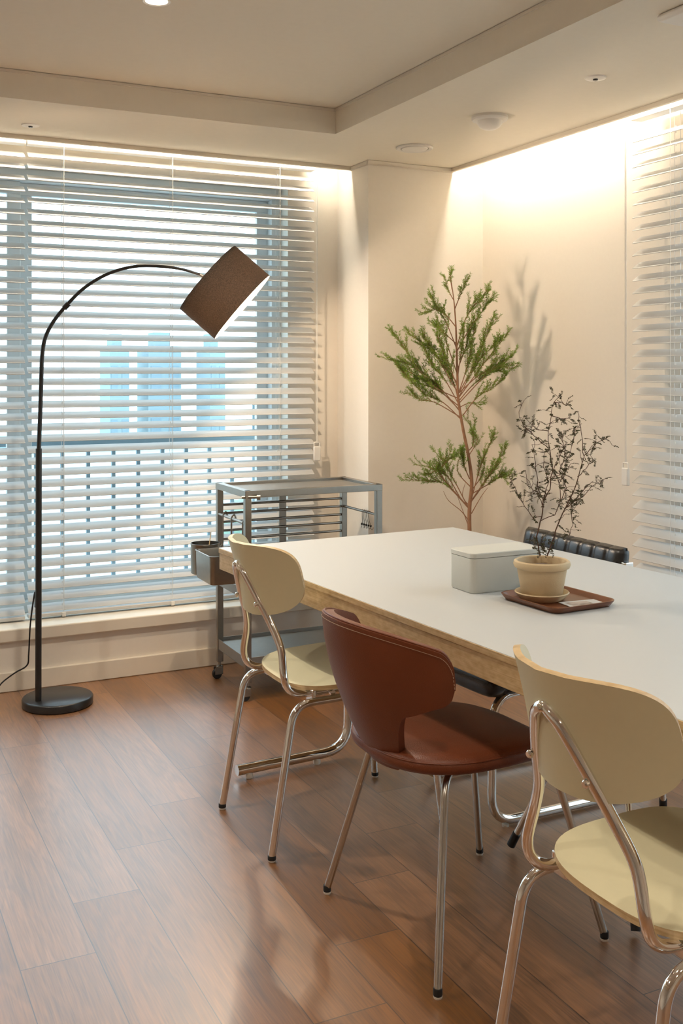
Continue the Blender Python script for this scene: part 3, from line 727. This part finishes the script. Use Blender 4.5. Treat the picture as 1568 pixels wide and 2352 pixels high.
# hooks on the left bar and the containers they carry
def P_(x, y, z): return Vector((1.55, 4.04, 0))+Matrix.Rotation(rad(-.8), 3, 'Z')@Vector((x, y, z))
bin_ = thing('rectangular_steel_bin', 'rectangular steel bin hung on the left side of the trolley', 'container', P_(-.075, .11, .485), rz=rad(-.8))
def rrect(w_, l_, rr, n=8):
    out = []
    for cx, cy, a0 in ((w_/2-rr, l_/2-rr, 0), (-w_/2+rr, l_/2-rr, pi/2), (-w_/2+rr, -l_/2+rr, pi), (w_/2-rr, -l_/2+rr, 1.5*pi)):
        for k in range(n+1): a = a0+pi/2*k/n; out.append((cx+rr*cos(a), cy+rr*sin(a)))
    return out
def tub(mb, w_, l_, rr, prof):
    """prof: list of (shrink, z)"""
    rings = []
    for s, z in prof: rings += [Vector((x, y, z)) for x, y in rrect(w_-2*s, l_-2*s, max(rr-s, .004))]
    n = len(rrect(1, 1, .1)); m = len(prof)
    fs = [(i*n+k, i*n+(k+1)%n, (i+1)*n+(k+1)%n, (i+1)*n+k) for i in range(m-1) for k in range(n)]
    fs += [tuple(range(n))[::-1], tuple((m-1)*n+k for k in range(n))]
    mb.add(rings, fs); return mb
tub(MB(), .145, .215, .022, [(.012, 0), (.006, .002), (.003, .008), (0, .115), (-.004, .116), (-.004, .119), (.002, .119), (.005, .110), (.009, .006)]).build('body', STEEL, bin_)
hk = MB()
for y in (-.07, .07): hk.tube(fillet([(.066, y, .10), (.078, y, .12), (.078, y, .250), (.092, y, .262), (.10, y, .235)], .008), .004, 8)
hk.build('hook', STEEL, bin_)
can = thing('round_steel_cup', 'round steel cup hung on the trolley side behind the rectangular bin', 'container', P_(-.080, .285, .485))
MB().lathe([(0, 0), (.055, 0), (.060, .004), (.0615, .128), (.063, .131), (.060, .131), (.058, .006), (0, .005)], n=48).build('body', STEEL, can)
hk = MB(); hk.tube(fillet([(.058, 0, .10), (.082, 0, .12), (.082, 0, .250), (.096, 0, .262), (.104, 0, .235)], .008), .003, 8); hk.build('hook', STEEL, can)
p0 = P_(-.085, .27, .492)
tag(MB().tube([p0, p0+Vector((.038, .03, .165))], .002, 8).build('wooden_stick', PLY, bevel=0), 'thin pale wooden stick standing in the round steel cup', 'stick')
for k in range(5):
    y = .10+.018*k; sw = thing('wire_hook', ('nearest', 'second nearest', 'middle', 'second farthest', 'farthest')[k]+' of the five thin wire hooks on the right bar of the trolley', 'hook', P_(W_-p_*.4, y, .727), group='wire hooks on the right trolley bar', rz=rad(20*k-30))
    MB().tube(smooth_path([(.0075, 0, -.006), (0, 0, .0075), (-.0075, 0, -.004), (-.004, 0, -.03), (.002, 0, -.05), (.004, .004, -.068), (.010, .008, -.076), (.016, .006, -.066)], 5), .0013, 6).build('wire', STEEL, sw)
    MB().lathe([(0, 0), (.004, .002), (.005, .008), (0, .012)], (.004, .004, -.065), 8).build('clip', BLACKM, sw)

# ------------------------------------------------------------------ things on the table
bx_ = thing('tissue_box', 'matte white rounded box on the table behind the potted plant', 'box', (1.7435, 2.534, .7305), rz=rad(0))
tub(MB(), .240, .124, .018, [(.003, 0), (.0, .004), (0, .097)]).build('body', BOXW, bx_, ang=50)
tub(MB(), .241, .125, .018, [(.0, .0985), (0, .110), (.0015, .1122), (.006, .113)]).build('lid', BOXW, bx_, ang=30)
TM = mat('brown_tray_wood', (.17, .060, .024), .32, noise=.25, nscale=18)
ty = thing('serving_tray', 'brown rounded serving tray with raised rim, under the potted plant', 'tray', (1.772, 2.288, .7305), rz=rad(3))
tub(MB(), .222, .244, .035, [(.016, 0), (.012, .001), (.001, .014), (.0, .017), (.003, .0175), (.006, .0155), (.016, .006), (.020, .0045)]).build('body', TM, ty, ang=50)
cdm = MB(); cdm.box((-.055, -.037, 0), (.055, .037, .0012))
cr = cdm.build('photo_card', CARD); cr.location = (1.808, 2.219, .7362); cr.rotation_euler = (0, 0, rad(-5)); tag(cr, 'white-bordered photo print lying in the brown tray beside the pot', 'photo print')
PX, PY, PZ = 1.748, 2.322, .7352
sa = thing('plant_saucer', 'sand-coloured round saucer under the flower pot', 'saucer', (PX, PY, PZ))
MB().lathe([(0, 0), (.054, 0), (.058, .002), (.070, .016), (.0735, .020), (.0715, .0225), (.067, .020), (.056, .006), (0, .005)], n=56).build('body', POTM, sa)
pt = thing('potted_plant', 'small wiry plant with tiny dark leaves in a sand-coloured clay pot on the tray', 'plant', (PX, PY, PZ+.0055), world=True)
def PZL(pr): return [(r_, z_) for r_, z_ in pr]
MB().lathe([(0, 0), (.050, 0), (.054, .004), (.067, .078), (.070, .080), (.074, .082), (.077, .090), (.075, .098), (.070, .101), (.066, .099), (.063, .090), (.062, .078)], (PX, PY, PZ+.0055), 64).build('pot', POTM, pt)
MB().lathe([(.063, .080), (.05, .082), (.03, .085), (.018, .089), (0, .090)], (PX, PY, PZ+.0055), 40).build('soil', SOIL, pt)
D0 = (Vector((PX, PY, 0))).dot(F)
rp = random.Random(11)
stems = [
 [(1240,1277),(1232,1232),(1243,1185),(1248,1150),(1262,1125),(1268,1082),(1262,1045),(1259,1000),(1264,955),(1272,925),(1291,905)],
 [(1256,1277),(1268,1245),(1280,1205),(1300,1165),(1315,1130),(1328,1090),(1340,1050),(1336,1010),(1330,965),(1326,945)],
 [(1243,1187),(1225,1190),(1206,1163),(1190,1140),(1176,1107),(1169,1095)],
 [(1248,1150),(1235,1117),(1229,1072),(1228,1042),(1221,1021)],
 [(1260,1030),(1236,1010),(1210,985),(1191,960),(1196,920)],
 [(1300,1165),(1322,1150),(1340,1138),(1365,1112),(1386,1105)],
 [(1340,1047),(1358,1030),(1378,1012),(1393,1008)],
 [(1240,1197),(1272,1182),(1288,1150),(1284,1112),(1298,1072),(1308,1040),(1318,1000),(1318,985)],
 [(1262,1102),(1284,1090),(1294,1060),(1298,1030),(1290,1006)],
 [(1266,955),(1283,962),(1300,960),(1312,965)],
 [(1259,990),(1232,987),(1208,962)],
 [(1310,1140),(1312,1180),(1315,1205),(1304,1235)],
 [(1272,925),(1290,925),(1300,932)],
 [(1250,1150),(1258,1110),(1248,1070),(1250,1040)],
 [(1288,1150),(1300,1120),(1292,1090),(1310,1065)],
 [(1300,1165),(1318,1148),(1345,1118),(1362,1105)],
 [(1284,1112),(1270,1080),(1285,1050),(1300,1020)],
 [(1245,1160),(1232,1130),(1212,1115),(1206,1080)],
 [(1326,1095),(1345,1075),(1362,1055)],
]
leafP = []; mbs = MB(); mbl = MB()
def leaflet(mb, p, d, n_, L_, W_2):
    s_ = d.cross(n_).normalized(); a = p; 
    vs = [p, p+d*L_*.45+s_*W_2+n_*L_*.05, p+d*L_, p+d*L_*.45-s_*W_2+n_*L_*.05, p+d*L_*.45-n_*.0006]
    mb.add(vs, [(0,1,2,3),(0,3,4),(3,2,4),(2,1,4),(1,0,4)])
def rv(rng): return Vector((rng.uniform(-1,1), rng.uniform(-1,1), rng.uniform(-1,1))).normalized()
def sprig(p, d):
    # a thin leafstalk carrying pairs of leaflets
    n = rp.randint(4, 7); L_ = rp.uniform(.014, .024); pts = [p]
    for k in range(n):
        d = (d+rv(rp)*.15+Vector((0, 0, -.05))).normalized(); pts.append(pts[-1]+d*L_/n)
        for s in (-1, 1):
            sd = d.cross(Vector((rp.uniform(-.3,.3), rp.uniform(-.3,.3), 1))).normalized()*s
            leaflet(mbl, pts[-1], (sd+d*.4).normalized(), rv(rp), rp.uniform(.0036, .0062), rp.uniform(.0014, .0024))
    mbs.tube(pts, .0004, 4, cap=False)
dz0 = {}
for si, st_ in enumerate(stems):
    dd = 0 if si < 2 else None
    key = st_[0]; best = 0
    if si >= 2:
        bd = 1e9
        for sj in range(si):
            for q, dq in dz0[sj]:
                e = (q[0]-key[0])**2+(q[1]-key[1])**2
                if e < bd: bd = e; best = dq
    cur = best; tgt = rp.uniform(-.07, .07); lst = []; pts = []
    for k, q in enumerate(st_):
        dq = cur+(tgt-cur)*k/(len(st_)-1); lst.append((q, dq)); pts.append(at(q[0], q[1], D0+dq))
    dz0[si] = lst
    thick = .0021 if si < 2 else .0012
    fine = []
    for k in range(len(pts)-1):
        for m in range(3):
            p = pts[k].lerp(pts[k+1], m/3); fine.append(p+rv(rp)*.0022*(1 if k+m else 0))
    fine.append(pts[-1]); mbs.tube(fine, [thick+(.0006-thick)*i/(len(fine)-1) for i in range(len(fine))], 6)
    for k in range(2, len(fine)):
        if si < 2 and k < 8 and rp.random() < .5: continue
        for _ in range(3 if si > 1 else 2):
            if rp.random() < .42:
                d = (rv(rp)+Vector((0,0,.25))).normalized()
                if rp.random() < .55:
                    L_ = rp.uniform(.010, .032); q1 = fine[k]+d*L_*.5+rv(rp)*.003; q2 = q1+(d+rv(rp)*.6).normalized()*L_*.5
                    mbs.tube([fine[k], q1, q2], .0006, 4, cap=False); sprig(q2, (d+rv(rp)*.7).normalized())
                    if rp.random() < .6: sprig(q1, rv(rp))
                else: sprig(fine[k], d)
for _ in range(26):     # low tuft over the soil
    a = at(rp.uniform(1222, 1272), rp.uniform(1232, 1268), D0+rp.uniform(-.03, .03)); sprig(a, rv(rp))
mbs.build('stems', TWIG, pt, fixn=False); o = mbl.build('leaves', LEAFD, pt, fixn=False, ang=180)

# ------------------------------------------------------------------ tall needle-leaved tree in the corner
TD = 4.80
base = at(1078, 1222, TD)
tt = thing('potted_tree', 'slender tree with fine green needle foliage standing in the corner behind the table', 'plant', (base.x, base.y, 0), world=True)
MB().lathe([(0, 0), (.10, 0), (.11, .01), (.135, .30), (.14, .315), (.128, .315), (.122, .28), (0, .275)], (base.x, base.y, 0), 48).build('pot', WHITEPOT, tt)
MB().lathe([(.122, .282), (.06, .286), (0, .288)], (base.x, base.y, 0), 32).build('soil', SOIL, tt)
rt = random.Random(5)
trunkp = [(1078,1222),(1078,1165),(1083,1110),(1076,1050),(1062,980),(1052,915),(1050,860),(1048,790),(1046,740),(1042,690),(1035,640)]
tp3 = [Vector((base.x, base.y, .28)), Vector((base.x+.01, base.y, .45))]+[at(u, v, TD) for u, v in trunkp]
tpS = smooth_path(tp3, 5)
MB().tube(tpS, [.0095*(1-i/(len(tpS)-1))**.8+.0012 for i in range(len(tpS))], 10).build('trunk', BARK, tt)
br = [
 ([(1056,945),(1012,892),(960,845),(925,795),(903,763)],3), ([(1052,915),(1000,890),(955,845),(918,830),(895,827)],2.2), ([(1060,965),(1018,925),(975,905),(938,870),(913,842)],3),
 ([(1050,900),(1012,835),(988,795),(972,776)],2.4), ([(1050,880),(1002,815),(965,785),(935,765)],2.6), ([(1048,800),(1025,742),(1002,702),(987,675)],2.4), ([(1046,750),(1022,722),(1000,712),(990,713)],1.8),
 ([(1048,800),(1068,735),(1090,700),(1118,673)],2.4), ([(1050,805),(1080,752),(1107,715),(1130,686)],2.4), ([(1052,905),(1090,835),(1112,785),(1126,742)],3.4), ([(1052,915),(1098,852),(1138,800),(1166,768)],3),
 ([(1055,925),(1112,865),(1150,835),(1176,818)],3), ([(1062,955),(1096,912),(1130,892),(1160,864)],2), ([(1052,905),(1070,850),(1082,795),(1092,745)],3.4), ([(1051,892),(1032,840),(1015,800),(1004,775)],2.8),
 ([(1058,945),(1022,908),(988,880),(955,862),(930,850)],3), ([(1051,905),(1100,862),(1145,842),(1176,848)],2.6), ([(1044,710),(1058,675),(1067,657)],1.6), ([(1042,690),(1030,668),(1024,646)],1.4), ([(1038,665),(1034,640),(1033,622)],1.4),
 ([(1050,870),(1060,800),(1066,760)],3), ([(1050,860),(1028,795),(1016,760),(1006,752)],2.0), ([(1052,915),(1075,870),(1105,820),(1140,790)],3), ([(1054,930),(1020,870),(992,840),(975,800)],3.2), ([(1054,930),(1042,880),(1024,850),(1010,812)],3),
 ([(1060,960),(1000,925),(965,918),(950,905)],2.2), ([(1056,935),(1010,900),(965,880),(935,868)],2.8),
 ([(1050,850),(1072,790),(1078,762)],2.6), ([(1054,920),(1090,880),(1128,855),(1150,852)],2.6), ([(1048,790),(1020,765),(1006,752)],1.4),
 ([(1080,1170),(1032,1117),(992,1077),(950,1067)],2.2), ([(1080,1172),(1022,1112),(982,1106),(945,1102)],2.2), ([(1076,1168),(1042,1102),(1018,1062),(1006,1046)],1.8), ([(1060,1150),(1030,1098),(1008,1080),(985,1090)],2.4), ([(1035,1118),(1010,1085),(1030,1055),(1042,1052)],2.4),
 ([(1082,1152),(1112,1110),(1140,1062),(1160,1038)],2.2), ([(1082,1148),(1100,1082),(1120,1030),(1134,1004)],2.0), ([(1070,1040),(1086,1022),(1084,990),(1072,958)],1.8), ([(1082,1135),(1125,1110),(1150,1095),(1160,1100)],2.2),
 ([(1078,1100),(1066,1070),(1062,1045)],2.2), ([(1080,1130),(1110,1085),(1108,1050)],2.2), ([(1082,1150),(1120,1095),(1150,1060)],2.4), ([(1074,1050),(1095,1015),(1092,1000)],1.4), ([(1056,935),(1082,925),(1106,940)],.9), ([(1082,1120),(1050,1080),(1063,1030)],1.2),
]
bare = [[(1078,1200),(1060,1175),(1030,1150),(1018,1128)],[(1078,1215),(1065,1180),(1045,1125)],[(1082,1180),(1105,1140),(1120,1120)],[(1080,1165),(1062,1140),(1068,1110)]]
mbb = MB(); mbn = MB()
def needles(p, q, dens, L0=.0125):
    seg = q-p; L_ = seg.length
    if L_ < 1e-5: return
    d = seg.normalized(); n = max(1, int(L_*dens))
    for k in range(n):
        c = p+seg*rt.random(); o_ = rv(rt); o_ = (o_-d*o_.dot(d)).normalized(); nd = (d*.75+o_*.75).normalized(); L1 = L0*rt.uniform(.6, 1.25); s_ = nd.cross(rv(rt)).normalized()*.00085
        mbn.add([c-s_*.5, c+nd*L1*.5-s_, c+nd*L1, c+nd*L1*.5+s_, c+s_*.5], [(0,1,2,3,4)])
def twig(p, d, L_, depth=0):
    pts = [p]; k = 5
    for i in range(k):
        d = (d+rv(rt)*.12+Vector((0,0,.06))).normalized(); pts.append(pts[-1]+d*L_/k)
    mbb.tube(pts, [.0009, .0005], 4, cap=False)
    for i in range(k): needles(pts[i], pts[i+1], 900 if i else 450)
    needles(pts[-1], pts[-1]+d*.006, 1500)
    if depth < 1:
        for i in range(1, k):
            if rt.random() < .22: 
                o_ = rv(rt); o_ = (o_-d*o_.dot(d)).normalized(); twig(pts[i], (d*.85+o_*.5).normalized(), L_*.5, 1)
for (pl, dn) in br:
    off = rt.uniform(-.11, .11)*(min(1, dn/2)); P3 = []
    for k, (u, v) in enumerate(pl): P3.append(at(u, v, TD+off*(k/(len(pl)-1))**1.2))
    P3 = smooth_path(P3, 5); n = len(P3)
    mbb.tube(P3, [.0026+(.0007-.0026)*i/(n-1) for i in range(n)], 6)
    for i in range(n-1):
        f = i/(n-1)
        if f > .25: needles(P3[i], P3[i+1], 950)
        if f > .22:
            for _ in range(2):
                if rt.random() < .30*dn:
                    d = (P3[i+1]-P3[i]).normalized(); o_ = rv(rt); o_ = (o_-d*o_.dot(d)).normalized()
                    twig(P3[i], (d*.9+o_*.34+Vector((0, 0, .12))).normalized(), rt.uniform(.03, .095)*(1.1-.5*f))
for pl in bare:
    off = rt.uniform(-.06, .06); P3 = smooth_path([at(u, v, TD+off*k/(len(pl)-1)) for k, (u, v) in enumerate(pl)], 5); mbb.tube(P3, [.0024, .0008], 6)
mbb.build('branches', BARK, tt, fixn=False); mbn.build('foliage', LEAFG, tt, fixn=False, ang=180)

for o in bpy.data.objects:
    if 'org' in o: del o['org']
